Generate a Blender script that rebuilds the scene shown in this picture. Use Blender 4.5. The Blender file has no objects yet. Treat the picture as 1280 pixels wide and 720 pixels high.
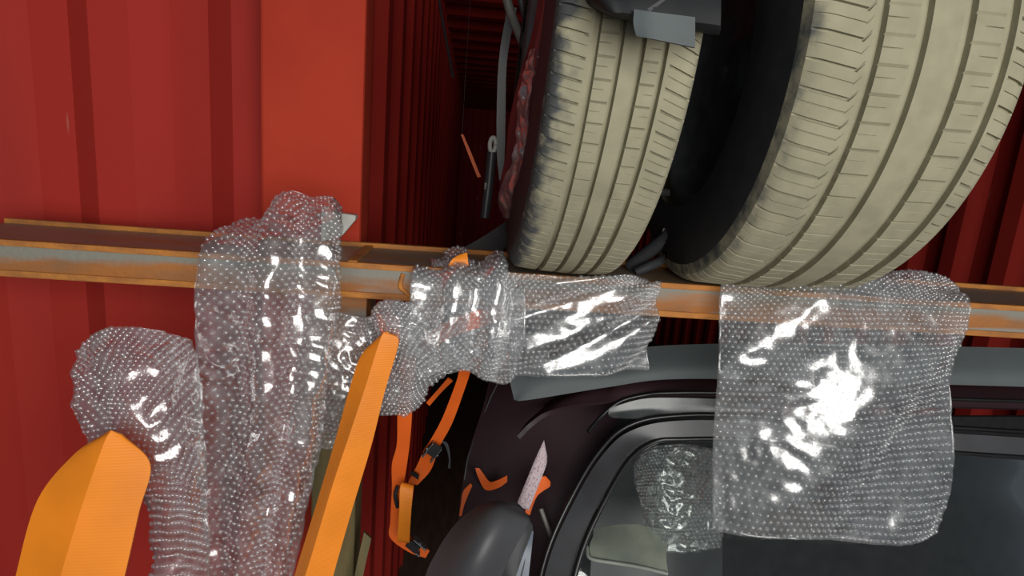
import bpy, bmesh, math, random
import numpy as np
from mathutils import Vector, Matrix, noise
random.seed(4)
sc = bpy.context.scene
C = sc.collection

# ---------------------------------------------------------------- camera
FPX = 772.0
CAM = Vector((0, 0, 1.9))
YAW, PITCH, ROLL = math.radians(4.6), math.radians(-12.1), math.radians(4.6)
FWD = Vector((math.sin(YAW)*math.cos(PITCH), math.cos(YAW)*math.cos(PITCH), math.sin(PITCH)))
R0 = Vector((math.cos(YAW), -math.sin(YAW), 0)); U0 = R0.cross(FWD)
RGT = R0*math.cos(ROLL) + U0*math.sin(ROLL); UPV = U0*math.cos(ROLL) - R0*math.sin(ROLL)
cd = bpy.data.cameras.new('camera'); cam = bpy.data.objects.new('camera', cd); C.objects.link(cam)
cam.matrix_world = Matrix(((RGT.x, UPV.x, -FWD.x, CAM.x), (RGT.y, UPV.y, -FWD.y, CAM.y), (RGT.z, UPV.z, -FWD.z, CAM.z), (0, 0, 0, 1)))
cd.sensor_width = 36; cd.lens = FPX/1280*36; cd.clip_start = 0.02
sc.camera = cam

# ---------------------------------------------------------------- world, lamp, exposure
w = bpy.data.worlds.new('world'); sc.world = w; w.use_nodes = True
w.node_tree.nodes['Background'].inputs[0].default_value = (0.75, 0.88, 1.0, 1)
w.node_tree.nodes['Background'].inputs[1].default_value = 0.09
# daylight from the open door end behind the camera: the patch of sky seen out of the opening
ld = bpy.data.lights.new('open_door_daylight_offscreen', 'AREA'); lamp = bpy.data.objects.new('open_door_daylight_offscreen', ld); C.objects.link(lamp)
ld.energy = 125; ld.color = (1.0, 0.98, 0.94); ld.shape = 'RECTANGLE'; ld.size = 2.3; ld.size_y = 1.5
lamp.location = (0.6, -2.0, 2.12)
lamp.rotation_euler = (Vector((0.15, 1.0, 1.75)) - Vector(lamp.location)).to_track_quat('-Z', 'Y').to_euler()
vs = sc.view_settings
vs.view_transform = 'Standard'; vs.look = 'None'; vs.gamma = 1; vs.use_curve_mapping = False
vs.exposure = -0.4
sc.cycles.transparent_max_bounces = 24

def P(px, py, Y):
    """world point seen at a photo pixel that lies in the plane y = Y"""
    d = FWD + RGT*((px-640)/FPX) + UPV*((360-py)/FPX)
    return CAM + d*(Y/d.y)

# ---------------------------------------------------------------- materials
def ramp(nt, fac, c0, c1, p0=0.35, p1=0.65):
    r = nt.nodes.new('ShaderNodeValToRGB'); nt.links.new(fac, r.inputs[0])
    r.color_ramp.elements[0].position = p0; r.color_ramp.elements[1].position = p1
    r.color_ramp.elements[0].color = (*c0, 1); r.color_ramp.elements[1].color = (*c1, 1)
    return r.outputs[0]
def tex(nt, kind, scale, detail=4, stretch=None, coord='Object'):
    tc = nt.nodes.new('ShaderNodeTexCoord'); out = tc.outputs[coord]
    if stretch:
        m = nt.nodes.new('ShaderNodeMapping'); nt.links.new(out, m.inputs[0]); m.inputs['Scale'].default_value = stretch; out = m.outputs[0]
    t = nt.nodes.new(kind); nt.links.new(out, t.inputs['Vector'])
    t.inputs['Scale'].default_value = scale
    if 'Detail' in t.inputs: t.inputs['Detail'].default_value = detail
    return t
def mixc(nt, fac, a, b):
    m = nt.nodes.new('ShaderNodeMix'); m.data_type = 'RGBA'
    nt.links.new(fac, m.inputs[0])
    for s, v in ((6, a), (7, b)):
        if isinstance(v, tuple): m.inputs[s].default_value = (*v, 1)
        else: nt.links.new(v, m.inputs[s])
    return m.outputs[2]
def mat(name, c0, c1=None, rough=0.5, metal=0.0, scale=20, stretch=None, bump=0.0, bscale=60, p=(0.35, 0.65), coat=0.0, spec=0.5):
    m = bpy.data.materials.new(name); m.use_nodes = True; nt = m.node_tree; b = nt.nodes['Principled BSDF']
    b.inputs['Roughness'].default_value = rough; b.inputs['Metallic'].default_value = metal
    b.inputs['Coat Weight'].default_value = coat; b.inputs['Specular IOR Level'].default_value = spec
    if c1 is None: c1 = tuple(x*0.8 for x in c0)
    n = tex(nt, 'ShaderNodeTexNoise', scale, 5, stretch)
    nt.links.new(ramp(nt, n.outputs[0], c0, c1, *p), b.inputs['Base Color'])
    if bump:
        n2 = tex(nt, 'ShaderNodeTexNoise', bscale, 6); bp = nt.nodes.new('ShaderNodeBump')
        bp.inputs['Strength'].default_value = bump; bp.inputs['Distance'].default_value = 0.003
        nt.links.new(n2.outputs[0], bp.inputs['Height']); nt.links.new(bp.outputs[0], b.inputs['Normal'])
    return m
def add_scratches(m, col, scale, stretch, lo, hi):
    nt = m.node_tree; b = nt.nodes['Principled BSDF']; src = b.inputs['Base Color'].links[0].from_socket
    n = tex(nt, 'ShaderNodeTexNoise', scale, 3, stretch)
    mask = ramp(nt, n.outputs[0], (0, 0, 0), (1, 1, 1), lo, hi)
    nt.links.new(mixc(nt, mask, src, col), b.inputs['Base Color'])

M = {}
M['red'] = mat('red_paint', (0.36, 0.026, 0.018), (0.26, 0.018, 0.014), 0.7, spec=0.15, scale=3, stretch=(1, 1, 0.25), bump=0.15, bscale=14)
add_scratches(M['red'], (0.45, 0.25, 0.2), 22, (1, 1, 0.08), 0.70, 0.74)
M['orange_red'] = mat('orange_red_paint', (0.42, 0.040, 0.018), (0.34, 0.030, 0.015), 0.75, spec=0.15, scale=4, bump=0.1, bscale=30)
add_scratches(M['orange_red'], (0.4, 0.22, 0.16), 18, (1, 1, 0.1), 0.70, 0.74)
M['rust'] = mat('rusty_steel', (0.36, 0.13, 0.028), (0.24, 0.115, 0.05), 0.72, metal=0.0, scale=26, stretch=(0.35, 1, 1), bump=0.4, bscale=120)
add_scratches(M['rust'], (0.25, 0.26, 0.24), 9, (0.3, 2.4, 2.0), 0.50, 0.585)
def face_wear(m):
    nt = m.node_tree; b = nt.nodes['Principled BSDF']; src = b.inputs['Base Color'].links[0].from_socket
    tc = nt.nodes.new('ShaderNodeTexCoord'); sp = nt.nodes.new('ShaderNodeSeparateXYZ'); nt.links.new(tc.outputs['Object'], sp.inputs[0])
    n = tex(nt, 'ShaderNodeTexNoise', 22, 5, (0.35, 1, 1.5))
    ma = nt.nodes.new('ShaderNodeMath'); ma.operation = 'MULTIPLY_ADD'; nt.links.new(n.outputs[0], ma.inputs[0]); ma.inputs[1].default_value = 0.05; nt.links.new(sp.outputs[2], ma.inputs[2])
    mr = nt.nodes.new('ShaderNodeMapRange'); mr.inputs['From Min'].default_value = 1.716; mr.inputs['From Max'].default_value = 1.730; nt.links.new(ma.outputs[0], mr.inputs['Value'])
    nt.links.new(mixc(nt, mr.outputs[0], src, (0.22, 0.21, 0.175)), b.inputs['Base Color'])
face_wear(M['rust'])
M['scale_steel'] = mat('worn_steel', (0.27, 0.25, 0.20), (0.33, 0.19, 0.08), 0.45, metal=0.35, scale=18, stretch=(0.3, 1.6, 1.6), bump=0.25, bscale=150, p=(0.45, 0.7))
M['rust_edge'] = mat('orange_rust', (0.50, 0.19, 0.03), (0.32, 0.12, 0.03), 0.75, scale=60, stretch=(0.4, 1, 1), bump=0.4, bscale=200)
M['olive'] = mat('olive_timber', (0.16, 0.12, 0.045), (0.10, 0.085, 0.035), 0.7, scale=16, stretch=(3, 3, 0.3), bump=0.3)
M['pale'] = mat('pale_grey_metal', (0.55, 0.55, 0.50), (0.42, 0.42, 0.38), 0.5, scale=20)
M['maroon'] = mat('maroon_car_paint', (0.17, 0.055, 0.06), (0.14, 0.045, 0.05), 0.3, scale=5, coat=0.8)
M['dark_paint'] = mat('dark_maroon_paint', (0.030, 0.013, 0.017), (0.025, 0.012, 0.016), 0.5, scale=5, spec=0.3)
M['liner'] = mat('arch_liner_plastic', (0.030, 0.019, 0.017), (0.022, 0.015, 0.014), 0.7, scale=30, bump=0.2)
M['black'] = mat('black_plastic', (0.012, 0.013, 0.015), (0.018, 0.019, 0.021), 0.65, spec=0.25, scale=30, bump=0.1)
M['rubber'] = mat('black_rubber', (0.016, 0.017, 0.019), (0.024, 0.024, 0.026), 0.6, scale=40)
M['seal'] = mat('black_rubber_seal', (0.006, 0.006, 0.007), (0.009, 0.009, 0.01), 0.35, scale=40)
M['trim'] = mat('grey_black_trim', (0.045, 0.047, 0.052), (0.035, 0.036, 0.04), 0.4, scale=20)
M['mirror_grey'] = mat('charcoal_plastic', (0.060, 0.062, 0.068), (0.052, 0.052, 0.058), 0.5, scale=9)
M['grey_plate'] = mat('slate_grey_plastic', (0.075, 0.09, 0.094), (0.062, 0.075, 0.078), 0.65, scale=12)
M['hose'] = mat('grey_hose', (0.16, 0.155, 0.14), (0.11, 0.11, 0.10), 0.5, scale=20)
M['steel'] = mat('dull_steel', (0.22, 0.23, 0.24), (0.14, 0.15, 0.16), 0.35, metal=0.7, scale=30)
M['blue_grey'] = mat('blue_grey_trim', (0.15, 0.18, 0.22), (0.11, 0.13, 0.165), 0.4, scale=20)
M['pale_beige'] = mat('beige_surface', (0.42, 0.42, 0.34), (0.30, 0.31, 0.27), 0.45, scale=20)
M['smoked'] = mat('smoked_glass', (0.035, 0.04, 0.042), (0.06, 0.065, 0.066), 0.25, scale=40)
M['board'] = mat('grey_board', (0.10, 0.10, 0.10), (0.075, 0.075, 0.075), 0.5, scale=20)
M['floor'] = mat('container_floor_ply', (0.07, 0.045, 0.03), (0.045, 0.03, 0.02), 0.7, scale=6, stretch=(6, 1, 1))

def orange(name, c):
    m = mat(name, c, tuple(x*0.88 for x in c), 0.5, scale=14, spec=0.35); nt = m.node_tree; b = nt.nodes['Principled BSDF']
    wv = tex(nt, 'ShaderNodeTexWave', 90, 1); wv.bands_direction = 'Z'; wv.inputs['Distortion'].default_value = 0.6
    bp = nt.nodes.new('ShaderNodeBump'); bp.inputs['Strength'].default_value = 0.22; bp.inputs['Distance'].default_value = 0.0005
    nt.links.new(wv.outputs[1], bp.inputs['Height']); nt.links.new(bp.outputs[0], b.inputs['Normal'])
    return m
M['orange'] = orange('orange_webbing', (0.86, 0.25, 0.014))
M['strap'] = orange('orange_red_webbing', (0.78, 0.13, 0.015))

def sheet_plastic(name, tint, haze, rough, gloss, cap=1.0):
    m = bpy.data.materials.new(name); m.use_nodes = True; nt = m.node_tree
    for n in list(nt.nodes):
        if n.type != 'OUTPUT_MATERIAL': nt.nodes.remove(n)
    out = [n for n in nt.nodes if n.type == 'OUTPUT_MATERIAL'][0]
    tr = nt.nodes.new('ShaderNodeBsdfTransparent'); tr.inputs[0].default_value = (*tint, 1)
    df = nt.nodes.new('ShaderNodeBsdfDiffuse'); df.inputs[0].default_value = (0.72, 0.75, 0.78, 1)
    gl = nt.nodes.new('ShaderNodeBsdfGlossy'); gl.inputs[0].default_value = (1, 1, 1, 1); gl.inputs['Roughness'].default_value = rough
    m1 = nt.nodes.new('ShaderNodeMixShader'); m2 = nt.nodes.new('ShaderNodeMixShader')
    n = tex(nt, 'ShaderNodeTexNoise', 35, 4); h = ramp(nt, n.outputs[0], (haze*0.5,)*3, (haze*1.6,)*3, 0.3, 0.75)
    nt.links.new(h, m1.inputs[0]); nt.links.new(tr.outputs[0], m1.inputs[1]); nt.links.new(df.outputs[0], m1.inputs[2])
    fr = nt.nodes.new('ShaderNodeFresnel'); fr.inputs[0].default_value = 1.5
    mul = nt.nodes.new('ShaderNodeMath'); mul.operation = 'MULTIPLY'; mul.inputs[1].default_value = gloss; mul.use_clamp = True
    mn = nt.nodes.new('ShaderNodeMath'); mn.operation = 'MINIMUM'; mn.inputs[1].default_value = cap
    nt.links.new(fr.outputs[0], mul.inputs[0]); nt.links.new(mul.outputs[0], mn.inputs[0]); nt.links.new(mn.outputs[0], m2.inputs[0])
    nt.links.new(m1.outputs[0], m2.inputs[1]); nt.links.new(gl.outputs[0], m2.inputs[2]); nt.links.new(m2.outputs[0], out.inputs[0])
    return m
M['film'] = sheet_plastic('clear_bubble_film', (0.98, 0.98, 0.98), 0.085, 0.2, 3.2, 0.28)
M['bubble'] = sheet_plastic('clear_bubbles', (0.98, 0.98, 0.98), 0.095, 0.22, 3.4, 0.28)
M['glass'] = sheet_plastic('dark_car_glass', (0.88, 0.90, 0.89), 0.004, 0.03, 1.2)
M['clear_sheet'] = sheet_plastic('grey_poly_sheet', (0.62, 0.68, 0.70), 0.20, 0.3, 1.4)

# dusty tread: khaki road dust over rubber, rubbed off in patches on the outer shoulder
def tread_mat(name, dust, dust2, shoulder_x):
    m = mat(name, dust, dust2, 0.88, scale=30, bump=0.12, bscale=260, spec=0.2); nt = m.node_tree; b = nt.nodes['Principled BSDF']
    src = b.inputs['Base Color'].links[0].from_socket
    tc = nt.nodes.new('ShaderNodeTexCoord'); sp = nt.nodes.new('ShaderNodeSeparateXYZ'); nt.links.new(tc.outputs['Object'], sp.inputs[0])
    mr = nt.nodes.new('ShaderNodeMapRange'); mr.inputs['From Min'].default_value = shoulder_x+0.026; mr.inputs['From Max'].default_value = shoulder_x-0.014
    nt.links.new(sp.outputs[0], mr.inputs['Value'])
    n = tex(nt, 'ShaderNodeTexNoise', 45, 6)
    mu = nt.nodes.new('ShaderNodeMath'); mu.operation = 'MULTIPLY_ADD'; nt.links.new(n.outputs[0], mu.inputs[0]); mu.inputs[1].default_value = 3.6; mu.inputs[2].default_value = -1.75
    ad = nt.nodes.new('ShaderNodeMath'); ad.operation = 'MULTIPLY'; nt.links.new(mr.outputs[0], ad.inputs[0])
    ad2 = nt.nodes.new('ShaderNodeMath'); ad2.operation = 'ADD'; nt.links.new(mu.outputs[0], ad2.inputs[0]); nt.links.new(mr.outputs[0], ad2.inputs[1])
    nt.links.new(ad2.outputs[0], ad.inputs[1])
    mask = ramp(nt, ad.outputs[0], (0, 0, 0), (1, 1, 1), 0.12, 0.70)
    nt.links.new(mixc(nt, mask, src, (0.075, 0.08, 0.08)), b.inputs['Base Color'])
    return m
M['tread'] = tread_mat('dusty_tread', (0.335, 0.31, 0.215), (0.28, 0.26, 0.18), -0.066)
M['tread2'] = tread_mat('added_tyre_tread', (0.335, 0.31, 0.215), (0.28, 0.26, 0.18), -0.13)  # tread of the added second tyre

# ---------------------------------------------------------------- helpers
def link(name, me, mats, parent=None, smooth=True):
    o = bpy.data.objects.new(name, me); C.objects.link(o)
    for m in (mats if isinstance(mats, (list, tuple)) else [mats]): me.materials.append(M[m])
    if smooth: me.shade_smooth()
    if parent is not None:
        o.parent = parent; o.matrix_parent_inverse = Matrix.Translation(-parent.location)
    return o
def tag(o, label, cat, group=None):
    o['label'] = label; o['category'] = cat
    if group: o['group'] = group
    return o
def thing(name, label, cat, loc, group=None):
    o = bpy.data.objects.new(name, None); C.objects.link(o); o.location = loc; o.empty_display_size = 0.05
    return tag(o, label, cat, group)
def struct(o): o['kind'] = 'structure'; return o
def mesh(name, v, f):
    me = bpy.data.meshes.new(name); me.from_pydata([tuple(p) for p in v], [], f); me.update(); return me
def box_mesh(name, lo, hi, bev=0.0):
    bm = bmesh.new(); bmesh.ops.create_cube(bm, size=1)
    for v in bm.verts:
        v.co = Vector([(lo[i]+hi[i])/2 + v.co[i]*(hi[i]-lo[i]) for i in range(3)])
    if bev: bmesh.ops.bevel(bm, geom=bm.edges[:], offset=bev, segments=2, affect='EDGES', profile=0.5)
    me = bpy.data.meshes.new(name); bm.to_mesh(me); bm.free(); return me
def cr(pts, n):
    """Catmull-Rom resample of a list of vectors to n+1 points"""
    k = len(pts)-1
    if k < 1: return [pts[0].copy() for _ in range(n+1)]
    out = []
    for i in range(n+1):
        t = i/n*k; a = min(int(t), k-1); t -= a
        p1, p2 = pts[a], pts[a+1]; p0 = pts[a-1] if a > 0 else p1*2-p2; p3 = pts[a+2] if a+2 <= k else p2*2-p1
        out.append(0.5*((2*p1)+(p2-p0)*t+(2*p0-5*p1+4*p2-p3)*t*t+(3*p1-p0-3*p2+p3)*t*t*t))
    return out
def lin(pts, n):
    k = len(pts)-1; out = []
    for i in range(n+1):
        t = i/n*k; a = min(int(t), k-1); out.append(pts[a].lerp(pts[a+1], t-a))
    return out
def grid(rows, n, m, fr=cr, fc=cr):
    """rows of (px,py,Y) control points -> (n+1)x(m+1) grid of world points"""
    R = [fc([P(*p) if not isinstance(p, Vector) else p for p in r], m) for r in rows]
    cols = [fr([R[i][j] for i in range(len(R))], n) for j in range(m+1)]
    return [[cols[j][i] for j in range(m+1)] for i in range(n+1)]
def normals(G):
    n, m = len(G), len(G[0]); N = []
    for i in range(n):
        r = []
        for j in range(m):
            a = G[min(i+1, n-1)][j]-G[max(i-1, 0)][j]; b = G[i][min(j+1, m-1)]-G[i][max(j-1, 0)]
            q = b.cross(a); q = q.normalized() if q.length > 1e-9 else Vector((0, -1, 0))
            if q.dot(CAM-G[i][j]) < 0 and False: q = -q
            r.append(q)
        N.append(r)
    return N
def sheet_mesh(name, G, thick):
    """closed thin shell from a grid"""
    n, m = len(G), len(G[0]); N = normals(G); v = []; f = []
    for s in (0, 1):
        for i in range(n):
            for j in range(m): v.append(G[i][j]+N[i][j]*(thick*(0.5-s)))
    I = lambda s, i, j: s*n*m+i*m+j
    for i in range(n-1):
        for j in range(m-1):
            f.append((I(0, i, j), I(0, i+1, j), I(0, i+1, j+1), I(0, i, j+1)))
            f.append((I(1, i, j), I(1, i, j+1), I(1, i+1, j+1), I(1, i+1, j)))
    for i in range(n-1):
        f.append((I(0, i, 0), I(1, i, 0), I(1, i+1, 0), I(0, i+1, 0)))
        f.append((I(0, i, m-1), I(0, i+1, m-1), I(1, i+1, m-1), I(1, i, m-1)))
    for j in range(m-1):
        f.append((I(0, 0, j), I(0, 0, j+1), I(1, 0, j+1), I(1, 0, j)))
        f.append((I(0, n-1, j), I(1, n-1, j), I(1, n-1, j+1), I(0, n-1, j+1)))
    return mesh(name, v, f)
def patch(name, rows, m, parent=None, thick=0.004, n=16, k=12, fr=cr, fc=cr):
    me = sheet_mesh(name, grid(rows, n, k, fr, fc), thick)
    o = link(name, me, m, parent)
    o.data.set_sharp_from_angle(angle=math.radians(50)); return o
def tube_mesh(name, pts, r, seg=10, n=None, caps=True):
    pts = [P(*p) if not isinstance(p, Vector) else p for p in pts]
    if n: pts = cr(pts, n)
    rs = r if isinstance(r, list) else [r]*len(pts)
    if len(rs) != len(pts): rs = [rs[0]+(rs[-1]-rs[0])*i/(len(pts)-1) for i in range(len(pts))]
    v = []; f = []; u = None
    for i, p in enumerate(pts):
        t = (pts[min(i+1, len(pts)-1)]-pts[max(i-1, 0)]).normalized()
        if u is None: u = t.orthogonal().normalized()
        u = (u-t*u.dot(t)).normalized(); q = t.cross(u)
        for k in range(seg):
            a = 2*math.pi*k/seg; v.append(p+(u*math.cos(a)+q*math.sin(a))*rs[i])
    for i in range(len(pts)-1):
        for k in range(seg):
            f.append((i*seg+k, i*seg+(k+1) % seg, (i+1)*seg+(k+1) % seg, (i+1)*seg+k))
    if caps: f.append(tuple(range(seg))[::-1]); f.append(tuple(range((len(pts)-1)*seg, len(pts)*seg)))
    return mesh(name, v, f)
def tube(name, pts, r, m, parent=None, n=None, seg=10):
    o = link(name, tube_mesh(name, pts, r, seg, n), m, parent)
    o.data.set_sharp_from_angle(angle=math.radians(50)); return o
def corrugated(name, along, up, out, origin, length, height, pitch, depth, thick, m, start=0.0):
    """trapezoid-ribbed steel sheet with a flat back offset"""
    xs = []; a = start
    while a < length:
        for fr_, d in ((0, 0), (0.28, 0), (0.5, 1), (0.78, 1), (1.0, 0)):
            if a+fr_*pitch <= length and (not xs or a+fr_*pitch > xs[-1][0]+1e-6): xs.append((a+fr_*pitch, d*depth))
        a += pitch
    v = []; f = []
    for s in (0, 1):
        for (x, d) in xs:
            for z in (0, height): v.append(origin+along*x+up*z-out*(d+thick*s))
    L = len(xs)
    for i in range(L-1):
        f.append((2*i, 2*i+2, 2*i+3, 2*i+1)); o2 = 2*L; f.append((o2+2*i, o2+2*i+1, o2+2*i+3, o2+2*i+2))
        f.append((2*i+1, 2*i+3, o2+2*i+3, o2+2*i+1)); f.append((2*i, o2+2*i, o2+2*i+2, 2*i+2))
    f.append((0, 1, 2*L+1, 2*L)); f.append((2*L-2, 4*L-2, 4*L-1, 2*L-1))
    return struct(link(name, mesh(name, v, f), m, smooth=False))
X, Y_, Z = Vector((1, 0, 0)), Vector((0, 1, 0)), Vector((0, 0, 1))

# ---------------------------------------------------------------- container shell
XL, XR, YD, YE, ZC = -0.20, 2.15, 1.16, 12.0, 2.69
corrugated('wall_left', Y_, Z, X, Vector((XL, YD+0.03, 0)), YE-YD, ZC, 0.275, 0.036, 0.004, 'red')
corrugated('wall_right', Y_, Z, -X, Vector((XR, YD+0.03, 0)), YE-YD, ZC, 0.275, 0.036, 0.004, 'red')
corrugated('wall_back', X, Z, -Y_, Vector((XL-0.06, YE, 0)), XR-XL+0.12, ZC+0.05, 0.275, 0.036, 0.004, 'red')
corrugated('ceiling', Y_, X, -Z, Vector((XL-0.06, YD, ZC)), YE-YD+0.1, XR-XL+0.12, 0.40, 0.03, 0.004, 'red')
struct(link('floor', box_mesh('floor', (-2.6, -1.6, -0.05), (2.6, YE+0.1, 0)), 'floor', smooth=False))
# corner post of the door frame, and a made-up door leaf, added swung right open
struct(link('trim_1', box_mesh('trim_1', (XL-0.16, YD-0.055, 0), (XL+0.012, YD+0.03, ZC), 0.006), 'orange_red', smooth=False))
corrugated('added_door_1', -X, Z, -Y_, Vector((XL-0.165, YD+0.02, 0.05)), 1.2, ZC-0.1, 0.24, 0.035, 0.004, 'red', 0.0)

# ---------------------------------------------------------------- rusty cross beam
ZB, YF, YB = 1.72, 0.935, 1.105
bx0, bx1 = -0.78, 1.35
def beam():
    t = thing('crossbeam', 'rusty steel crossbeam carrying the dusty tyre across the container', 'beam', (0, 1.0, ZB-0.05))
    # hollow box section with rounded front edges
    prof = [(YF+0.008, ZB), (YF+0.0025, ZB-0.0025), (YF, ZB-0.008), (YF, ZB-0.040), (YF+0.003, ZB-0.047), (YF+0.01, ZB-0.05), (YB-0.005, ZB-0.05), (YB, ZB-0.045), (YB, ZB-0.004), (YB-0.004, ZB)]
    n = 24; v = []; f = []
    for i in range(n+1):
        x = bx0+(bx1-bx0)*i/n
        for (y, z) in prof: v.append((x, y, z))
    k = len(prof)
    for i in range(n):
        for j in range(k): f.append((i*k+j, i*k+(j+1) % k, (i+1)*k+(j+1) % k, (i+1)*k+j))
    f.append(tuple(range(k))[::-1]); f.append(tuple(range(n*k, n*k+k)))
    o = link('box_section', mesh('box_section', v, f), 'rust', t); o.data.set_sharp_from_angle(angle=math.radians(35))
    link('top_plate', box_mesh('top_plate', (bx0, YF+0.012, ZB-0.001), (bx1, YB-0.010, ZB+0.0015), 0.0008), 'scale_steel', t, False)
    link('edge_rail', box_mesh('edge_rail', (bx0, YF-0.0015, ZB-0.006), (bx1, YF+0.010, ZB+0.003), 0.0012), 'rust_edge', t, False)
    link('edge_rail', box_mesh('edge_rail', (bx0, YB-0.009, ZB-0.004), (bx1, YB+0.002, ZB+0.009), 0.0012), 'rust_edge', t, False)
    link('lower_flange', box_mesh('lower_flange', (bx0, YF-0.003, ZB-0.052), (bx1, YF+0.03, ZB-0.042), 0.002), 'rust_edge', t, False)
    # end plate by the corner post and a weld bead on the face
    ex = P(444, 335, YF).x
    link('end_plate', box_mesh('end_plate', (ex-0.012, YF+0.004, ZB), (ex+0.002, YB, ZB+0.005), 0.001), 'rust_edge', t, False)
    tube('weld_bead', [(504, 342, YF), (501, 352, YF), (501, 360, YF), (508, 366, YF), (514, 373, YF)], 0.0038, 'rust_edge', t, n=14, seg=8)
beam()

# ---------------------------------------------------------------- tyre builder
def tyre_mesh(name, R, bounds, half, npitch, slantL, slantR, rim_r, sect, mats_groove=True):
    """lathe with real grooves and sipes; x across, front of the wheel is -y, origin at the hub"""
    # columns: (x, base_drop, groove_depth, rib index)
    g = 0.008; cols = []
    def drop(x): a = abs(x)/half; return 0.0045*a**2.2 + (0.009*max(0, (a-0.86)/0.14)**2)
    edges = [-half]+bounds+[half]; rib = 0
    for i in range(0, len(edges)-1):
        a, b = edges[i], edges[i+1]
        if i % 2 == 0:
            q = 9 if i in (0, len(edges)-2) else 6
            for k in range(q+1): cols.append((a+(b-a)*k/q, 0.0, rib))
            rib += 1
        else:
            e = 0.0012
            cols.append((a+e, g, -1)); cols.append((b-e, g, -1))
    last = rib-1
    # sidewalls (rounded)
    def side(s):
        out = []; h0 = drop(half)
        for k in range(1, 9):
            t = k/8; ang = t*math.pi
            r = (R-h0-0.002) + (rim_r-(R-h0-0.002))*t
            out.append((s*(half+0.001+(sect-half)*math.sin(min(1, t*1.05)*math.pi*0.585)), r))
        return out
    L = [(x, r) for (x, r) in side(-1)][::-1]; Rr = side(1)
    fr = [0.0, 0.02, 0.115, 0.135, 0.3, 0.49, 0.50, 0.535, 0.545, 0.76]
    def cut(rib, x, k):
        th = k in (1, 2); tn = k in (6, 7)
        if rib in (0, last):
            s = abs(x)/half
            inner = abs(edges[1] if rib == 0 else edges[-2])
            if abs(x) < inner+0.006 : return 0
            if s > 0.99: return 0
            return 0.0045 if th else (0.0018 if tn else 0)
        mid = last/2
        if abs(rib-mid) < 0.1: return 0
        a, b = edges[2*rib], edges[2*rib+1]; u = (x-a)/(b-a)
        if k == 2 or (k == 1): return 0.0022 if k == 2 else 0.0
        if k == 6: return 0.0016 if (u < 0.55 if rib < mid else u > 0.45) else 0
        return 0
    v = []; f = []; mi = []
    nt_ = npitch*len(fr); W = len(L)+len(cols)+len(Rr)
    for p in range(npitch):
        for k, q in enumerate(fr):
            for (x, r) in L: 
                th = 2*math.pi*(p+q)/npitch + slantL*(-half-edges[1])/R*0 ; v.append((x, -r*math.cos(th), -r*math.sin(th)))
            for (x, gd, rb) in cols:
                s = 0.0
                if x < edges[1]: s = slantL*(x+half)
                elif x > edges[-2]: s = slantL*0+slantR*(x-edges[-2])
                # fade the shear out at the very edge
                th = 2*math.pi*(p+q)/npitch + s/R
                if rb == 0 or rb == last: pass
                c = cut(rb, x, k) if rb >= 0 else gd
                r = R-drop(x)-c; v.append((x, -r*math.cos(th), -r*math.sin(th)))
            for (x, r) in Rr:
                th = 2*math.pi*(p+q)/npitch + slantR*(half-edges[-2])/R; v.append((x, -r*math.cos(th), -r*math.sin(th)))
    for i in range(nt_):
        a = i*W; b = ((i+1) % nt_)*W
        for j in range(W-1):
            f.append((a+j, a+j+1, b+j+1, b+j))
            jj = j-len(L); t = 0
            if 0 <= jj < len(cols)-1:
                if cols[jj][2] < 0 or cols[jj+1][2] < 0: t = 1
                else:
                    k = i % len(fr); rb = cols[jj][2]
                    c = min(cut(rb, cols[jj][0], k), cut(rb, cols[jj+1][0], k)); c2 = min(cut(rb, cols[jj][0], (k+1) % len(fr)), cut(rb, cols[jj+1][0], (k+1) % len(fr)))
                    t = 1 if (c > 0.001 or c2 > 0.001) and k in (1,) and rb in (0, last) else 0
            elif j < len(L)-1 or jj >= len(cols): t = 2
            mi.append(t)
    me = mesh(name, v, f)
    me.polygons.foreach_set('material_index', mi); me.update(); return me
def rim_mesh(name, r, x0, x1):
    v = []; f = []; S = 40; prof = [(x0, r), (x0, r-0.012), (x0+0.02, r-0.02), (x0+0.03, 0.05), (x0+0.015, 0.0), ]
    prof = [(x0, r+0.004), (x0-0.003, r-0.004), (x0+0.004, r-0.014), (x0+0.03, r-0.022), (x0+0.04, 0.06), (x0+0.03, 0.05), (x0+0.03, 0.001)]
    prof += [(x1, 0.001), (x1, r+0.004)]
    for (x, q) in prof:
        for k in range(S): v.append((x, -q*math.cos(2*math.pi*k/S), -q*math.sin(2*math.pi*k/S)))
    n = len(prof)
    for i in range(n):
        for k in range(S): f.append((i*S+k, i*S+(k+1) % S, ((i+1) % n)*S+(k+1) % S, ((i+1) % n)*S+k))
    return mesh(name, v, f)

# ---------------------------------------------------------------- upper car (wheel, fender, underside)
TR = 0.33; TX, TY, TZ = 0.156, 0.99, ZB+TR+0.0005
car = thing('car', 'maroon car on the upper deck with a dusty tyre on the rusty beam', 'car', (TX, TY, TZ-TR))
ty = link('tyre', tyre_mesh('tyre', TR, [-.040, -.0326, -.014, -.0075, .0093, .0158, .0326, .040], .077, 90, .16, .34, .205, .081), ['tread', 'tread', 'rubber'], car)
ty.location = (0, 0, TR+0.003); ty.rotation_euler.y = math.radians(1.7); ty.matrix_parent_inverse = Matrix(); ty.data.set_sharp_from_angle(angle=math.radians(28)); ty['label'] = 'dusty khaki tyre tread with four grooves'
rm = link('rim', rim_mesh('rim', .205, -.075, .07), 'steel', car); rm.location = (0, 0, TR+0.003); rm.rotation_euler.y = math.radians(1.7); rm.matrix_parent_inverse = Matrix()
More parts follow.
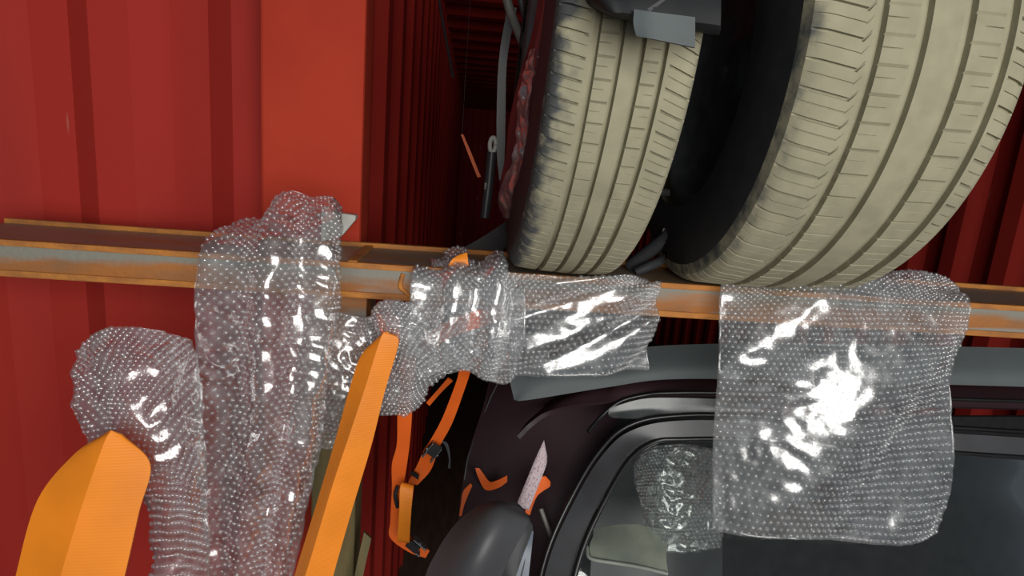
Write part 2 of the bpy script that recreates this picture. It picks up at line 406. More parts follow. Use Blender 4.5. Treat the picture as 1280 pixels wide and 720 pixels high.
# fender skin: a strip of the car's flank around the wheel arch, seen at a grazing angle
patch('fender', [
    [(680, -30, 0.84), (692, -30, 0.80), (702, -30, 0.78)],
    [(668, 40, 0.90), (678, 30, 0.85), (690, 30, 0.82)],
    [(652, 95, 0.96), (664, 90, 0.90), (677, 88, 0.87)],
    [(639, 150, 1.02), (652, 145, 0.95), (668, 140, 0.91)],
    [(634, 195, 1.06), (646, 195, 1.00), (661, 195, 0.95)],
    [(626, 240, 1.10), (638, 242, 1.02), (651, 243, 0.98)],
    [(634, 276, 1.10), (640, 276, 1.04), (646, 276, 1.00)]], 'maroon', car, 0.006, 40, 12)
def film_strip():
    G = grid([[(667, 62, .87), (675, 62, .845)], [(658, 95, .90), (672, 92, .87)], [(651, 130, .93), (666, 132, .89)], [(650, 165, .945), (664, 165, .91)], [(645, 200, .97), (661, 200, .94)], [(628, 240, 1.04), (651, 243, .96)], [(632, 272, 1.06), (646, 274, .985)]], 60, 12)
    for i, row in enumerate(G):
        for j, p in enumerate(row):
            q = p*42; h = abs(noise.noise(q))*0.012+noise.noise(q*2.5)*0.003
            row[j] = p+Vector((-0.7*h-0.004, -0.6*h-0.003, 0))
    link('protective_film', sheet_mesh('protective_film', G, 0.0006), 'film', car)
film_strip()
patch('fender_lip', [
    [(690, -30, 0.80), (697, -30, 0.785)], [(672, 60, 0.86), (676, 60, 0.85)], [(658, 135, 0.905), (663, 133, 0.90)], [(659, 175, 0.93), (663, 175, 0.925)]], 'maroon', car, 0.008, 20, 4)
patch('arch_liner', [
    [(688, -40, 0.93), (720, -40, 0.90), (860, -60, 0.86)],
    [(672, 50, 1.0), (700, 45, 1.10), (860, 20, 1.12)],
    [(660, 120, 1.02), (690, 120, 1.40), (880, 100, 1.45)],
    [(650, 200, 1.06), (690, 210, 1.45), (880, 200, 1.5)],
    [(640, 280, 1.10), (650, 300, 1.40), (700, 310, 1.45)]], 'liner', car, 0.004, 24, 16)
for (a, b) in (((671, 71, .86), (684, 72, .84)), ((658, 184, .94), (672, 186, .92)), ((645, 276, .99), (655, 277, .97))):
    tube('liner_clip', [a, b], 0.0011, 'pale', car)
# bumper corner above the tread and the slate grey deflector beside it
patch('bumper_corner', [
    [(700, -40, .67), (745, -40, .63), (800, -40, .61), (900, -40, .61)],
    [(728, -14, .66), (752, -10, .605), (800, -8, .605), (900, -6, .60)],
    [(738, 4, .67), (765, 15, .605), (800, 22, .605), (900, 38, .60)],
    [(742, 0, .72), (765, 9, .70), (800, 16, .68), (900, 30, .68)],
    [(745, -6, .90), (765, 2, .88), (800, 0, .86), (900, 2, .86)]], 'black', car, 0.006, 16, 16)
patch('deflector', [
    [(793, 12, .592), (820, 16, .586), (868, 22, .585)],
    [(792, 30, .592), (820, 34, .586), (868, 40, .585)],
    [(796, 45, .592), (820, 50, .586), (868, 60, .585)]], 'grey_plate', car, 0.004, 10, 10)
patch('deflector_seam', [[(808, 12, .598), (828, -2, .598)], [(812, 15, .598), (831, 1, .598)]], 'rubber', car, 0.003, 4, 4)
tube('suspension_arm', [(788, 333, 1.04), (815, 312, 1.01), (840, 292, .98)], 0.012, 'trim', car, n=12)
tube('suspension_arm', [(796, 340, 1.0), (816, 331, .99), (842, 320, .97)], 0.008, 'trim', car, n=10)
tube('track_rod', [(804, 239, 1.05), (822, 240, 1.02), (842, 241, .99)], 0.006, 'steel', car, n=8)
tube('bolt_head', [(832, 289, 1.02), (838, 289, 1.01)], 0.007, 'pale', car)
patch('subframe', [[(770, 150, 1.5), (880, 120, 1.45)], [(770, 260, 1.45), (900, 240, 1.4)], [(760, 345, 1.35), (900, 340, 1.3)]], 'black', car, 0.01, 8, 8)
tube('brake_hose', [(628, -25, 1.3), (638, 15, 1.3), (650, 45, 1.28), (664, 75, 1.25)], 0.0095, 'hose', car, n=20)
tube('brake_hose', [(646, -25, 1.3), (653, 10, 1.3), (661, 40, 1.28), (670, 60, 1.25)], 0.006, 'trim', car, n=20)
patch('sill_strip', [[(634, 10, 1.5), (646, 10, 1.5)], [(624, 70, 1.5), (634, 72, 1.5)], [(621, 130, 1.5), (632, 130, 1.5)], [(621, 190, 1.5), (631, 190, 1.5)], [(624, 225, 1.5), (628, 225, 1.5)]], 'trim', car, 0.006, 14, 4)

for ch in car.children:                      # the underside stops short of the added neighbouring tyre
    if ch.type == 'MESH' and ch.name.split('.')[0] in ('arch_liner', 'suspension_arm', 'track_rod', 'subframe'):
        for v in ch.data.vertices: v.co.x = min(v.co.x, 0.322)
# ---------------------------------------------------------------- hanging gear between wall and car
def ring_mesh(name, c, ru, rv, u, v, r):
    return tube_mesh(name, [c+u*(ru*math.cos(a))+v*(rv*math.sin(a)) for a in [2*math.pi*i/20 for i in range(21)]], r, 8)
hk = thing('lashing_hook', 'grey lashing bar with a pale eye hanging behind the maroon fender', 'hook', P(607, 270, 1.5))
link('eye', ring_mesh('eye', P(616, 181, 1.5), .007, .017, X, Z, .0055), 'pale', hk)
tube('bar', [(615, 190, 1.5), (611, 232, 1.5), (606, 272, 1.5)], 0.012, 'trim', hk, n=10)
link('collar', box_mesh('collar', tuple(P(605, 237, 1.49)), tuple(P(613, 228, 1.51)), 0.001), 'hose', hk)
def strap_patch(name, rows, m, label=None, parent=None, thick=0.0025, n=24, k=3, group=None):
    o = patch(name, rows, m, parent, thick, n, k, cr, lin)
    if label: tag(o, label, 'strap', group)
    return o
ts = thing('thin_strap', 'thin orange red strap hanging in the dark gap by the red wall', 'strap', P(599, 222, 1.7))
strap_patch('webbing', [[(576, 168, 1.7), (579, 168, 1.7)], [(585, 192, 1.7), (589, 191, 1.7)], [(597, 222, 1.7), (601, 221, 1.7)]], 'strap', None, ts)
tp = P(577.5, 168, 1.7); tube('added_cord', [tp, Vector((tp.x, tp.y, ZC+0.02))], 0.0005, 'seal', ts)  # cord is added to hang the strap from the ceiling
tag(tube('ceiling_cable', [(546, -20, 2.4), (552, 20, 2.3), (560, 62, 2.2), (566, 95, 2.1)], 0.005, 'trim', n=14), 'thin dark cable hanging from the ribbed red ceiling', 'cable')
sp = patch('ramp_board', [[(560, 322, 1.13), (604, 338, 1.13)], [(600, 300, 1.20), (630, 312, 1.2)], [(640, 272, 1.3), (655, 288, 1.3)]], 'board', None, 0.012, 14, 6, cr, cr)
tag(sp, 'dark grey ramp board lying from the beam up behind the tyre', 'board')
tg = thing('bracket_tab', 'pale grey pointed metal tab on the orange red corner post', 'bracket', P(425, 292, 1.09))
bm = bmesh.new(); pts = [P(405, 262, 1.10), P(447, 268, 1.10), P(447, 273, 1.10), P(430, 293, 1.10), P(405, 300, 1.10)]
vv = [bm.verts.new(p) for p in pts]; fa = bm.faces.new(vv); ex = bmesh.ops.extrude_face_region(bm, geom=[fa])
for q in ex['geom']:
    if isinstance(q, bmesh.types.BMVert): q.co.y -= 0.02
bmesh.ops.recalc_face_normals(bm, faces=bm.faces[:]); me = bpy.data.meshes.new('plate'); bm.to_mesh(me); bm.free()
link('plate', me, 'pale', tg, False)
link('base_flange', box_mesh('base_flange', tuple(P(405, 302, 1.106)-Vector((0, 0.004, 0))), tuple(P(412, 258, 1.106)+Vector((0, 0.002, 0)))), 'pale', tg, False)

# ---------------------------------------------------------------- lower car
lc = thing('car', 'dark maroon car under the beam with charcoal mirror and black framed windscreen', 'car', (0.3, 1.2, 0.02))
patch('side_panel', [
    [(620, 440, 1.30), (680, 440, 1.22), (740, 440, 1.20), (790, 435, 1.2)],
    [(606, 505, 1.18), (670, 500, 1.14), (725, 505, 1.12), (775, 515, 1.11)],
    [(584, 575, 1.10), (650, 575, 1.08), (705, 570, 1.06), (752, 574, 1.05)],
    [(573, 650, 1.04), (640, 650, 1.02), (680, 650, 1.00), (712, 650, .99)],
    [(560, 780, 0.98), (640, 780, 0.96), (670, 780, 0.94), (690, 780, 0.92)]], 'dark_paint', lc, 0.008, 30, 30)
tube('panel_edge', [(627, 470, 1.20), (612, 500, 1.175), (597, 540, 1.135), (585, 572, 1.095), (578, 620, 1.06)], 0.0016, 'trim', lc, n=20, seg=6)
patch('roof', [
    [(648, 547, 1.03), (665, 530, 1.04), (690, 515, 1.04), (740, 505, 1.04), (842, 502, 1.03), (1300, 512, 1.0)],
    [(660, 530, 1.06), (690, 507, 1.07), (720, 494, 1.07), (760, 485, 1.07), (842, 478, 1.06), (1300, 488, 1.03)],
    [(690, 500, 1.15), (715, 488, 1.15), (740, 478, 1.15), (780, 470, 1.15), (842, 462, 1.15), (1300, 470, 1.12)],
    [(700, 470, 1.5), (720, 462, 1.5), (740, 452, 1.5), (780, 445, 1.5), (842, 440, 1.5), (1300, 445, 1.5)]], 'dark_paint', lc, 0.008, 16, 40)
# pillar and the sloping windscreen with its rubber frame
patch('pillar', [
    [(668, 780, .84), (700, 780, .83)],
    [(690, 690, .90), (722, 690, .89)],
    [(720, 625, .94), (752, 622, .93)],
    [(752, 572, .98), (782, 572, .97)],
    [(785, 540, 1.0), (812, 551, .99)],
    [(842, 526, 1.0), (848, 546, .99)],
    [(960, 528, .99), (960, 548, .98)],
    [(1300, 548, .97), (1300, 570, .96)]], 'trim', lc, 0.012, 50, 6)
tube('pillar_seal', [(662, 780, .835), (684, 690, .895), (714, 622, .935), (748, 566, .975), (784, 533, 1.0), (842, 520, 1.0), (960, 521, .99), (1300, 541, .97)], 0.0042, 'seal', lc, n=60, seg=8)
tube('windscreen_seal', [(704, 780, .825), (727, 690, .88), (757, 624, .925), (787, 575, .965), (817, 553, .985), (850, 549, .985), (960, 551, .975), (1300, 573, .955)], 0.005, 'seal', lc, n=60, seg=8)
patch('windscreen', [
    [(815, 553, .99), (842, 549, .985), (960, 550, .98), (1300, 572, .96)],
    [(786, 576, .97), (842, 576, .965), (960, 580, .96), (1300, 600, .94)],
    [(756, 624, .93), (830, 624, .925), (960, 630, .92), (1300, 650, .90)],
    [(726, 690, .885), (820, 690, .88), (960, 700, .87), (1300, 710, .86)],
    [(702, 780, .83), (810, 780, .82), (960, 790, .81), (1300, 790, .80)]], 'glass', lc, 0.005, 24, 24)
patch('quarter_glass', [
    [(762, 510, 1.025), (800, 499, 1.025), (842, 497, 1.02), (950, 500, 1.0)],
    [(760, 518, 1.02), (800, 512, 1.02), (842, 510, 1.015), (950, 512, 1.0)],
    [(765, 522, 1.015), (800, 523, 1.01), (842, 519, 1.01), (950, 520, 0.995)]], 'smoked', lc, 0.004, 10, 16)
tube('quarter_seal', [(735, 540, 1.0), (752, 520, 1.02), (775, 502, 1.03), (805, 494, 1.03), (842, 491, 1.02), (950, 492, 1.0), (1300, 502, .98)], 0.0036, 'seal', lc, n=40, seg=8)
patch('pale_panel', [  # pale beige panel with a rim, set behind the glass
    [(746, 662, 1.06), (775, 657, 1.07), (805, 658, 1.07), (835, 668, 1.06)],
    [(737, 682, 1.02), (770, 684, 1.02), (800, 690, 1.02), (832, 696, 1.02)],
    [(738, 697, 1.00), (770, 703, .995), (800, 708, .995), (834, 716, 1.0)]], 'pale_beige', lc, 0.006, 12, 12)
tube('pale_panel_rim', [(734, 684, 1.02), (738, 698, .995), (770, 704, .99), (800, 709, .99), (834, 717, .995)], 0.0035, 'pale', lc, n=20, seg=8)
patch('seat_back', [[(770, 560, 1.3), (830, 560, 1.3), (900, 560, 1.3)], [(745, 640, 1.28), (820, 640, 1.26), (900, 640, 1.28)], [(735, 760, 1.2), (820, 760, 1.18), (900, 760, 1.2)]], 'trim', lc, 0.02, 12, 12)
patch('dark_cabin_back', [[(700, 520, 1.5), (1000, 520, 1.5), (1300, 520, 1.5)], [(680, 650, 1.5), (1000, 650, 1.5), (1300, 650, 1.5)], [(650, 800, 1.45), (1000, 800, 1.45), (1300, 800, 1.45)]], 'black', lc, 0.01, 8, 8)  # upright black sheet behind the glass, standing for the dark cabin
# wiper arm
wp = tube('wiper_arm', [(676, 636, .955), (683, 655, .945), (690, 675, .94)], 0.004, 'hose', lc, n=8)
# door mirror: smooth rounded shell with a rim
mo = patch('door_mirror', [
    [(615, 628, .80), (625, 628, .80), (636, 629, .80)],
    [(590, 640, .79), (625, 634, .765), (657, 645, .78)],
    [(568, 660, .78), (615, 652, .74), (658, 655, .765)],
    [(548, 690, .77), (600, 685, .72), (642, 684, .745)],
    [(532, 725, .77), (585, 722, .715), (624, 722, .735)],
    [(520, 790, .78), (570, 790, .73), (600, 790, .745)]], 'mirror_grey', lc, 0.006, 30, 20)
patch('mirror_rim', [
    [(636, 629, .80), (646, 630, .805), (655, 640, .81)],
    [(657, 645, .78), (661, 650, .79), (664, 657, .80)],
    [(658, 655, .765), (661, 662, .78), (662, 668, .79)],
    [(642, 684, .745), (648, 688, .76), (652, 694, .78)],
    [(624, 722, .735), (632, 725, .75), (640, 730, .77)],
    [(600, 790, .745), (610, 790, .76), (620, 790, .77)]], 'trim', mo, 0.004, 24, 6)
# blue grey strip behind the mirror
patch('mirror_foot', [[(657, 660, .86), (666, 664, .86)], [(652, 690, .84), (663, 694, .84)], [(640, 740, .82), (658, 742, .82)], [(632, 790, .80), (652, 790, .80)]], 'blue_grey', lc, 0.006, 14, 4)
tube('foot_groove', [(661, 666, .853), (655, 705, .832), (645, 745, .815), (641, 780, .80)], 0.0012, 'seal', lc, n=12, seg=6)

# paper slip with illegible printed lines
def paper():
    m = bpy.data.materials.new('printed_paper'); m.use_nodes = True; nt = m.node_tree; b = nt.nodes['Principled BSDF']; b.inputs['Roughness'].default_value = 0.7
    n = tex(nt, 'ShaderNodeTexNoise', 1.0, 1, (26, 9, 1), 'UV')
    nt.links.new(ramp(nt, n.outputs[0], (0.50, 0.40, 0.43), (0.28, 0.20, 0.23), 0.52, 0.64), b.inputs['Base Color']); M['paper'] = m
paper()
G = grid([[(645, 632, .90), (661, 638, .895)], [(657, 603, .91), (671, 612, .905)], [(669, 574, .92), (682, 584, .915)], [(680, 550, .93), (684, 571, .925)]], 18, 3)
me = sheet_mesh('paper_slip', G, 0.0008)
uv = me.uv_layers.new(name='UVMap'); nrow, ncol = len(G), len(G[0])
for l in me.loops:
    i = (l.vertex_index % (nrow*ncol)); uv.data[l.index].uv = ((i//ncol)/(nrow-1), (i % ncol)/(ncol-1))
tag(link('paper_slip', me, 'paper'), 'narrow pinkish printed paper slip tucked upright behind the charcoal door mirror', 'paper')

# poly sheet on the roof
ps = patch('plastic_sheet', [
    [(630, 440, 1.06), (690, 445, 1.05), (760, 440, 1.05), (842, 432, 1.05), (1000, 430, 1.04), (1300, 436, 1.0)],
    [(637, 475, 1.02), (690, 470, 1.01), (760, 468, 1.01), (842, 458, 1.01), (1000, 458, 1.0), (1300, 465, .97)],
    [(643, 500, 1.00), (660, 500, .995), (760, 484, 1.0), (842, 474, 1.0), (1000, 476, .99), (1300, 484, .96)]], 'grey_plate', None, 0.003, 18, 60)
tag(ps, 'slate grey plastic sheet laid along the roof of the lower dark car', 'sheet')

# ---------------------------------------------------------------- left foot of the beam: timber and steel packing
pk = thing('timber_post', 'olive brown timber post standing beside the orange straps against the red wall', 'post', (P(440, 700, 1.05).x, 1.05, 0))
a = P(437, 590, 1.03).x; b = P(457, 600, 1.03).x
link('upright', box_mesh('upright', (a-0.06, 1.0, 0), (b-0.012, 1.07, 1.498), 0.003), 'olive', pk, False)
patch('brace', [[(455, 664, .98), (464, 672, .98)], [(447, 700, .97), (456, 708, .97)], [(436, 760, .96), (446, 765, .96)]], 'olive', pk, 0.01, 8, 3)
br = link('support_block', box_mesh('support_block', (P(436, 380, 1.0).x-0.05, 0.97, 1.50), (P(462, 380, 1.0).x, 1.07, ZB-0.05), 0.003), 'rust', None, False)
tag(br, 'rust brown steel block under the left part of the beam', 'block')

# ---------------------------------------------------------------- orange webbing
fs = patch('folded_strap', [
    [(476, 420, .845), (484, 415, .84), (490, 419, .84)],
    [(452, 445, .850), (476, 424, .835), (498, 429, .84)],
    [(438, 485, .845), (456, 487, .825), (481, 488, .835)],
    [(420, 550, .83), (439, 538, .81), (464, 556, .82)],
    [(398, 625, .81), (415, 610, .79), (440, 636, .80)],
    [(372, 710, .79), (388, 700, .77), (416, 720, .78)],
    [(350, 790, .77), (362, 780, .75), (395, 800, .76)]], 'orange', None, 0.0025, 40, 12, cr, lin)
tag(fs, 'wide bright orange folded strap with a lengthwise crease coming out of bubble wrap', 'strap')
fs.data.set_sharp_from_angle(angle=math.radians(20))
fs2 = patch('folded_strap', [
    [(128, 545, .70), (140, 538, .69), (152, 543, .69)],
    [(92, 570, .70), (130, 556, .685), (188, 580, .69)],
    [(48, 625, .69), (104, 630, .67), (174, 640, .675)],
    [(22, 715, .67), (78, 715, .65), (156, 720, .655)],
    [(5, 800, .65), (55, 800, .63), (135, 800, .635)]], 'orange', None, 0.0025, 30, 12, cr, lin)
tag(fs2, 'added broad orange folded strap hanging before the added open red door', 'strap')  # made-up second strap, added left of the folded one
fs2.data.set_sharp_from_angle(angle=math.radians(20))
# hanging ratchet straps
rs = thing('ratchet_strap', 'orange ratchet strap hanging straight from the bubble wrap with a doubled loop', 'strap', P(500, 690, 1.05))
strap_patch('webbing', [[(499, 470, .98), (516, 472, .98)], [(497, 515, 1.0), (515, 518, 1.0)], [(496, 555, 1.02), (512, 556, 1.02)], [(490, 580, 1.03), (508, 585, 1.03)], [(490, 610, 1.04), (504, 610, 1.04)], [(488, 650, 1.05), (500, 650, 1.05)], [(488, 672, 1.05), (506, 662, 1.05)], [(512, 690, 1.05), (520, 677, 1.05)], [(532, 697, 1.05), (537, 688, 1.05)]], 'strap', None, rs, n=50)
strap_patch('loop', [[(509, 607, 1.02), (517, 606, 1.05)], [(501, 606, 1.0), (517, 609, 1.0)], [(499, 640, .99), (514, 640, .99)], [(497, 673, 1.0), (512, 675, 1.0)], [(500, 676, 1.03), (512, 676, 1.03)]], 'orange', None, rs, n=30)
def ratchet(c, u, s, parent):
    """small lever buckle: two cheek plates, spindle and handle"""
    v = Vector((0, -1, 0)); w_ = u.cross(v).normalized()
    def bxm(name, lo, hi, m):
        me_ = box_mesh(name, lo, hi, 0.0008); me_.transform(Matrix(((u.x, w_.x, v.x, c.x), (u.y, w_.y, v.y, c.y), (u.z, w_.z, v.z, c.z), (0, 0, 0, 1)))); return link(name, me_, m, parent, False)
    for q in (-1, 1): bxm('cheek_plate', (-.020*s, q*.011*s-.0015, -.006), (.020*s, q*.011*s+.0015, .010), 'steel')
    bxm('handle', (-.026*s, -.010*s, .010), (.004*s, .010*s, .014), 'black')
    p0 = c+w_*(-.015*s)+v*.003; p1 = c+w_*(.015*s)+v*.003
    tube('spindle', [p0, p1], .0045*s, 'steel', parent)
ratchet(P(521, 682, 1.035), Vector((0.75, 0, -0.66)).normalized(), 0.8, rs)
tube('clasp', [(497, 608, 1.03), (494, 620, 1.025), (497, 634, 1.03)], 0.0035, 'black', rs, n=6)
rs2 = thing('ratchet_strap', 'slanting orange ratchet strap with a black buckle beside the dark car panel', 'strap', P(515, 612, 1.1))
strap_patch('webbing', [[(574, 462, 1.0), (588, 464, 1.0)], [(570, 478, 1.02), (583, 480, 1.02)], [(553, 522, 1.06), (566, 527, 1.06)], [(538, 550, 1.08), (551, 555, 1.08)], [(530, 562, 1.09), (546, 568, 1.09)], [(522, 580, 1.10), (538, 588, 1.10)], [(510, 603, 1.10), (522, 606, 1.10)]], 'strap', None, rs2, n=40)
ratchet(P(540, 564, 1.07), Vector((-0.55, 0, -0.83)).normalized(), 0.85, rs2)
strap_patch('keeper', [[(514, 588, 1.085), (513, 592, 1.085)], [(524, 594, 1.085), (523, 599, 1.085)]], 'black', None, rs2, 0.006, 4, 3)
strap_patch('tail', [[(548, 551, 1.09), (552, 550, 1.09)], [(556, 556, 1.09), (560, 555, 1.09)], [(561, 572, 1.09), (563, 572, 1.09)], [(560, 585, 1.09), (563, 585, 1.09)]], 'trim', None, rs2, n=16)
strap_patch('short_strap', [[(560, 472, 1.10), (566, 476, 1.10)], [(548, 486, 1.11), (552, 490, 1.11)], [(533, 503, 1.12), (537, 507, 1.12)]], 'strap', 'short orange strap end in the black gap under bubble wrap')
strap_patch('strap_reflection', [[(594, 585, 1.05), (599, 585, 1.05)], [(598, 597, 1.045), (605, 593, 1.045)], [(607, 612, 1.04), (612, 602, 1.04)], [(622, 610, 1.035), (622, 600, 1.035)], [(634, 602, 1.035), (634, 594, 1.035)]], 'strap', 'bent orange red strap reflection modelled on the dark car panel', thick=0.002)  # these three pieces are modelled stand-ins for strap reflections in the paint
strap_patch('strap_reflection', [[(656, 640, .985), (662, 644, .985)], [(664, 618, .99), (670, 622, .99)], [(668, 602, .995), (678, 614, .995)], [(677, 596, 1.0), (687, 608, 1.0)], [(682, 595, 1.0), (688, 602, 1.0)]], 'strap', 'curled orange red strap reflection modelled behind the printed paper slip', thick=0.002)
strap_patch('strap_reflection', [[(588, 604, 1.04), (590, 607, 1.04)], [(579, 614, 1.03), (584, 621, 1.03)], [(576, 630, 1.025), (580, 632, 1.025)], [(574, 645, 1.02), (577, 645, 1.02)]], 'strap', 'thin orange red strap reflection modelled at the edge of the dark panel above the mirror', thick=0.002)
# webbing run over the beam under the wrap
strap_patch('beam_strap', [[(560, 334, .93), (586, 334, .93)], [(564, 326, .93), (585, 326, .93)], [(574, 320, .935), (584, 316, .935)]], 'orange', 'orange strap tip poking up over the beam out of bubble wrap', thick=0.004)
strap_patch('wrapped_strap', [[(524, 424, .905), (534, 440, .905)], [(556, 404, .895), (564, 422, .895)], [(590, 390, .895), (596, 410, .895)], [(628, 380, .905), (632, 400, .905)]], 'strap', 'orange strap seen pink through the bubble wrap on the beam face')
strap_patch('wrapped_strap', [[(470, 392, .875), (500, 396, .875)], [(474, 408, .865), (500, 412, .865)], [(480, 424, .855), (500, 430, .855)]], 'strap', 'orange fold seen pink through the pale bubble wrap bunch above the folded strap')
strap_patch('wrapped_strap', [[(503, 446, .93), (520, 448, .93)], [(500, 480, .95), (517, 482, .95)], [(498, 512, .985), (515, 514, .985)]], 'strap', 'orange strap seen dimly through the torn lower edge of bubble wrap')

# ---------------------------------------------------------------- bubble wrap
def dome_template(r, h, seg=9):
    v = []; f = []; rings = ((1.0, 0.0), (0.86, 0.5), (0.5, 0.87))
    for (a, b) in rings:
        for k in range(seg): v.append((a*r*math.cos(2*math.pi*k/seg), a*r*math.sin(2*math.pi*k/seg), b*h))
    v.append((0, 0, h)); t = len(v)-1
    for i in range(2):
        for k in range(seg): f.append((i*seg+k, i*seg+(k+1) % seg, (i+1)*seg+(k+1) % seg, (i+1)*seg+k))
    for k in range(seg): f.append((2*seg+k, 2*seg+(k+1) % seg, t))
    return np.array(v), f
DV, DF = dome_template(0.0036, 0.0034)
def bubble_wrap(label, rows, crumple=0.006, freq=28, folds=(), seed=0, layers=1, spacing=0.0082, res=0.0035, ragged=0.0):
    """crumpled clear film with rows of air bubbles"""
    base = [[P(*p) for p in r] for r in rows]
    Lx = sum((base[len(base)//2][i+1]-base[len(base)//2][i]).length for i in range(len(base[0])-1))
    Ly = sum((base[i+1][len(base[0])//2]-base[i][len(base[0])//2]).length for i in range(len(base)-1))
    n = max(10, int(Ly/res)); m = max(10, int(Lx/res))
    root = thing('bubble_wrap', label, 'bubble wrap', sum((p for r in base for p in r), Vector())/(len(base)*len(base[0])), 'clear bubble wrap over the beam')
    for ly in range(layers):
        G = grid(rows, n, m); N = normals(G); off = Vector((seed*3.1+ly*7.7, seed*1.7, ly*2.3))
        H = []
        for i in range(n+1):
            row = []
            for j in range(m+1):
                p = G[i][j]; q = p*freq+off
                h = 0.6*noise.noise(q) + 0.55*(1-2*abs(noise.noise(q*1.9+Vector((5, 2, 1))))) + 0.22*noise.noise(q*4.3)
                h *= crumple
                u, v = j/m, i/n
                for (du, dv, fq, amp, ph) in folds: h += amp*math.sin((u*du+v*dv)*fq*6.283+ph)
                sgn = 1 if N[i][j].y < 0 else -1
                row.append(p+N[i][j]*(sgn*h)+Vector((0, 0.011*ly, 0)))
            H.append(row)
        if ragged:
            for j in range(m+1):
                s = ragged*(noise.noise(Vector((j*res*30, seed, ly)))+0.5*noise.noise(Vector((j*res*110, seed, ly))))
                for i in range(n+1): H[i][j] = H[i][j]+Vector((0, 0, s*(i/n)**2))
        o = link('film', sheet_mesh('film', H, 0.0004), 'film', root)
        N2 = normals(H); vs_ = []; fs_ = []
        rowsN = int(Ly/(spacing*0.866)); cN = int(Lx/spacing); cnt = 0
        for a in range(rowsN):
            for c in range(cN):
                u = (c+0.5+(0.5 if a % 2 else 0))/(cN+0.5); v = (a+0.5)/rowsN
                if u >= 0.995: continue
                fi, fj = v*n, u*m; i, j = min(int(fi), n-1), min(int(fj), m-1); di, dj = fi-i, fj-j
                p = H[i][j].lerp(H[i][j+1], dj).lerp(H[i+1][j].lerp(H[i+1][j+1], dj), di)
                nn = N2[i][j]
                if nn.y > 0: nn = -nn
                tv = (H[i][j+1]-H[i][j]); tv = (tv-nn*tv.dot(nn)).normalized(); bv = nn.cross(tv)
                sc_ = random.uniform(0.85, 1.08); hs = random.uniform(0.6, 1.1)
                A = np.array([[*tv], [*bv], [*nn]])
                w_ = (DV*np.array([sc_, sc_, sc_*hs])) @ A + np.array(p)
                vs_.append(w_); b0 = cnt*len(DV); fs_ += [tuple(b0+x for x in t) for t in DF]; cnt += 1
        o = link('bubbles', mesh('bubbles', np.concatenate(vs_), fs_), 'bubble', root); o['kind'] = 'stuff'
    return root

# sheet hung over the beam below the tyre
bubble_wrap('clear bubble wrap sheet draped smoothly over the beam under the dusty tyre', [
    [(612, 334, .95), (645, 341, .895), (700, 345, .873), (755, 346, .873), (795, 345, .91), (820, 352, .95)],
    [(606, 352, .92), (650, 357, .89), (700, 360, .868), (760, 361, .87), (800, 357, .90), (824, 362, .915)],
    [(606, 385, .90), (650, 390, .885), (700, 392, .88), (760, 388, .885), (800, 384, .895), (822, 384, .91)],
    [(612, 425, .895), (650, 430, .875), (700, 432, .87), (760, 425, .88), (796, 420, .895), (817, 418, .91)],
    [(625, 472, .90), (660, 472, .88), (700, 471, .875), (760, 467, .885), (790, 464, .90), (808, 461, .92)]],
    crumple=0.0022, freq=22, folds=((0.75, 1.0, 2.3, 0.006, 0.6), (0.6, 1.0, 5.1, 0.0018, 2.0)), seed=1)
bubble_wrap('crumpled clear bubble wrap flap with upright left edge hanging on the beam face', [
    [(530, 338, .985), (552, 322, .975), (580, 330, .97), (605, 322, .97), (628, 324, .98), (646, 342, .98)],
    [(519, 345, .92), (548, 342, .905), (580, 345, .90), (610, 340, .90), (632, 345, .905), (650, 356, .91)],
    [(516, 385, .905), (545, 385, .885), (580, 385, .88), (610, 385, .885), (635, 385, .89), (655, 390, .895)],
    [(513, 430, .90), (545, 430, .88), (580, 432, .88), (610, 432, .88), (632, 435, .885), (650, 440, .89)],
    [(535, 462, .905), (550, 462, .89), (580, 466, .885), (605, 472, .89), (622, 482, .895), (634, 470, .90)]],
    crumple=0.0048, freq=26, folds=((1.0, 0.15, 2.8, 0.009, 1.0),), seed=2, layers=2)
bubble_wrap('pale bunched bubble wrap with torn lower edge around the bright orange folded strap', [
    [(470, 384, .885), (482, 377, .875), (500, 379, .87), (515, 384, .88), (530, 400, .89)],
    [(466, 402, .875), (482, 400, .855), (500, 402, .85), (518, 410, .865), (545, 425, .89)],
    [(474, 424, .872), (490, 426, .858), (506, 430, .858), (525, 440, .872), (562, 452, .895)],
    [(480, 455, .885), (495, 458, .875), (512, 462, .875), (530, 465, .88), (556, 468, .895)],
    [(474, 488, .895), (492, 492, .885), (508, 494, .885), (522, 490, .89), (540, 478, .90)],
    [(472, 520, .91), (490, 519, .905), (505, 518, .905), (518, 512, .905), (528, 496, .91)]],
    crumple=0.007, freq=36, seed=3, layers=2, ragged=0.006)
bubble_wrap('small tuft of bubble wrap behind the orange strap tip on the beam', [
    [(556, 318, 1.05), (568, 309, 1.05), (584, 312, 1.05)], [(552, 326, 1.03), (568, 322, 1.02), (586, 322, 1.02)], [(550, 336, 1.0), (568, 336, .99), (590, 334, .99)]], crumple=0.005, freq=45, seed=4)
bubble_wrap('faint thin bubble wrap hanging behind the bright orange folded strap', [
    [(380, 392, .93), (420, 390, .93), (455, 396, .925), (474, 392, .92)],
    [(372, 440, .92), (415, 440, .91), (448, 445, .91), (476, 440, .91)],
    [(365, 500, .92), (410, 500, .90), (444, 505, .90), (470, 500, .91)],
    [(360, 560, .92), (400, 560, .91), (430, 560, .91), (455, 540, .92)]], crumple=0.006, freq=30, seed=5)
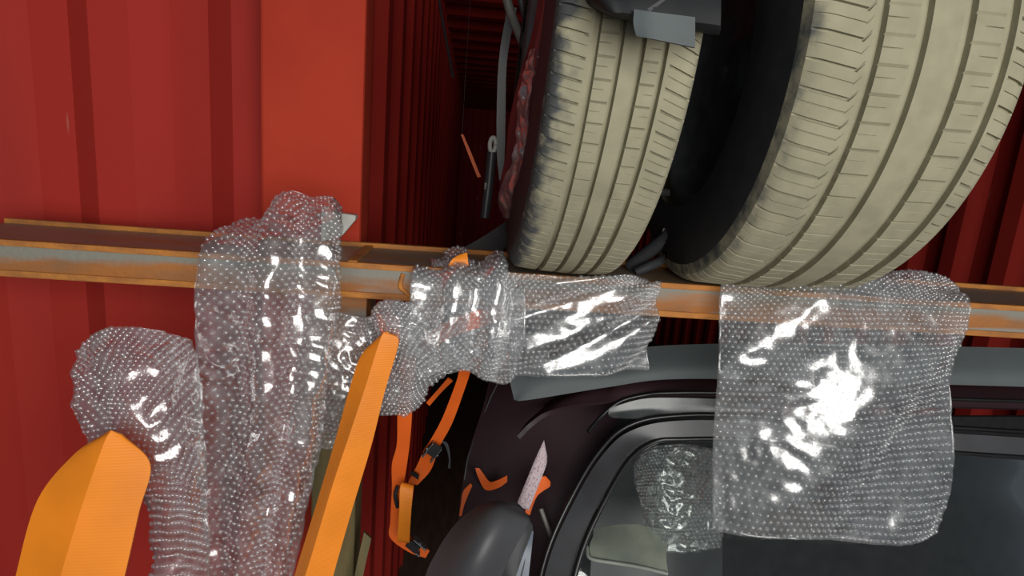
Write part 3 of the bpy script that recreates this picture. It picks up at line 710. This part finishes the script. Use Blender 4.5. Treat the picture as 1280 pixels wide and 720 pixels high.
# made-up wraps along the beam, by the added door and under the added tyre
bubble_wrap('added tall crumpled bubble wrap curtain over the beam in front of the corner post', [
    [(300, 290, .99), (340, 262, .97), (380, 240, .96), (425, 262, .97)],
    [(262, 310, .86), (320, 300, .83), (380, 290, .83), (428, 300, .86)],
    [(255, 400, .84), (320, 400, .80), (380, 400, .81), (425, 400, .85)],
    [(250, 520, .83), (320, 520, .80), (370, 520, .80), (410, 520, .84)],
    [(255, 640, .83), (310, 640, .81), (350, 640, .81), (385, 640, .84)],
    [(265, 780, .83), (300, 780, .82), (330, 780, .82), (350, 780, .84)]], crumple=0.010, freq=18, folds=((1.0, 0.2, 2.4, 0.010, 0.5),), seed=6, spacing=0.010, res=0.005)
bubble_wrap('added loose bubble wrap bunch below the beam around the added orange strap before the added red door', [
    [(98, 440, .84), (130, 414, .82), (180, 412, .81), (240, 425, .83)],
    [(92, 480, .80), (140, 470, .76), (190, 470, .76), (250, 480, .80)],
    [(110, 545, .78), (150, 540, .74), (200, 545, .74), (255, 560, .78)],
    [(190, 640, .78), (205, 640, .75), (230, 640, .76), (260, 650, .78)],
    [(180, 780, .77), (200, 780, .75), (230, 780, .76), (262, 780, .78)]], crumple=0.010, freq=18, seed=7, spacing=0.010, res=0.005)
bubble_wrap('added wide bubble wrap sheet over the beam under the added second tyre', [
    [(905, 345, .99), (980, 340, .97), (1060, 342, .96), (1140, 345, .96), (1200, 356, .97)],
    [(900, 366, .90), (980, 362, .88), (1060, 362, .87), (1140, 366, .88), (1206, 372, .90)],
    [(898, 440, .88), (980, 445, .85), (1060, 450, .84), (1140, 445, .86), (1200, 440, .89)],
    [(892, 540, .87), (980, 550, .84), (1060, 560, .83), (1130, 555, .85), (1188, 545, .88)],
    [(890, 660, .86), (980, 672, .83), (1060, 680, .82), (1120, 678, .84), (1172, 668, .87)]], crumple=0.004, freq=18, folds=((0.75, 1.0, 2.0, 0.010, 0.4),), seed=8, spacing=0.010, res=0.005)

bubble_wrap('bubble wrap reflection modelled behind the windscreen of the lower dark car', [  # wrap added behind the glass in place of its mirror image
    [(800, 568, 1.12), (825, 560, 1.10), (860, 558, 1.10), (900, 565, 1.12)],
    [(795, 600, 1.10), (825, 598, 1.07), (860, 600, 1.07), (905, 605, 1.10)],
    [(805, 640, 1.08), (830, 640, 1.05), (860, 640, 1.05), (905, 640, 1.08)],
    [(815, 685, 1.06), (835, 690, 1.04), (860, 690, 1.04), (900, 685, 1.06)]], crumple=0.010, freq=26, seed=9, layers=2)
# ---------------------------------------------------------------- made-up second, broader tyre, added on the same beam
T2 = thing('added_tyre', 'added broad dusty tyre standing upright on the beam beside the upper car', 'tyre', (0.47, TY, ZB+0.0005))
o = link('tread_casing', tyre_mesh('tread_casing', 0.335, [-.066, -.052, -.018, -.004, .030, .044, .078, .092], .125, 70, .16, .30, .215, .140), ['tread2', 'tread2', 'rubber'], T2)
o.location = (0, 0, 0.335); o.matrix_parent_inverse = Matrix(); o.data.set_sharp_from_angle(angle=math.radians(28))
o = link('rim', rim_mesh('rim', .215, -.11, .10), 'steel', T2); o.location = (0, 0, 0.335); o.matrix_parent_inverse = Matrix()
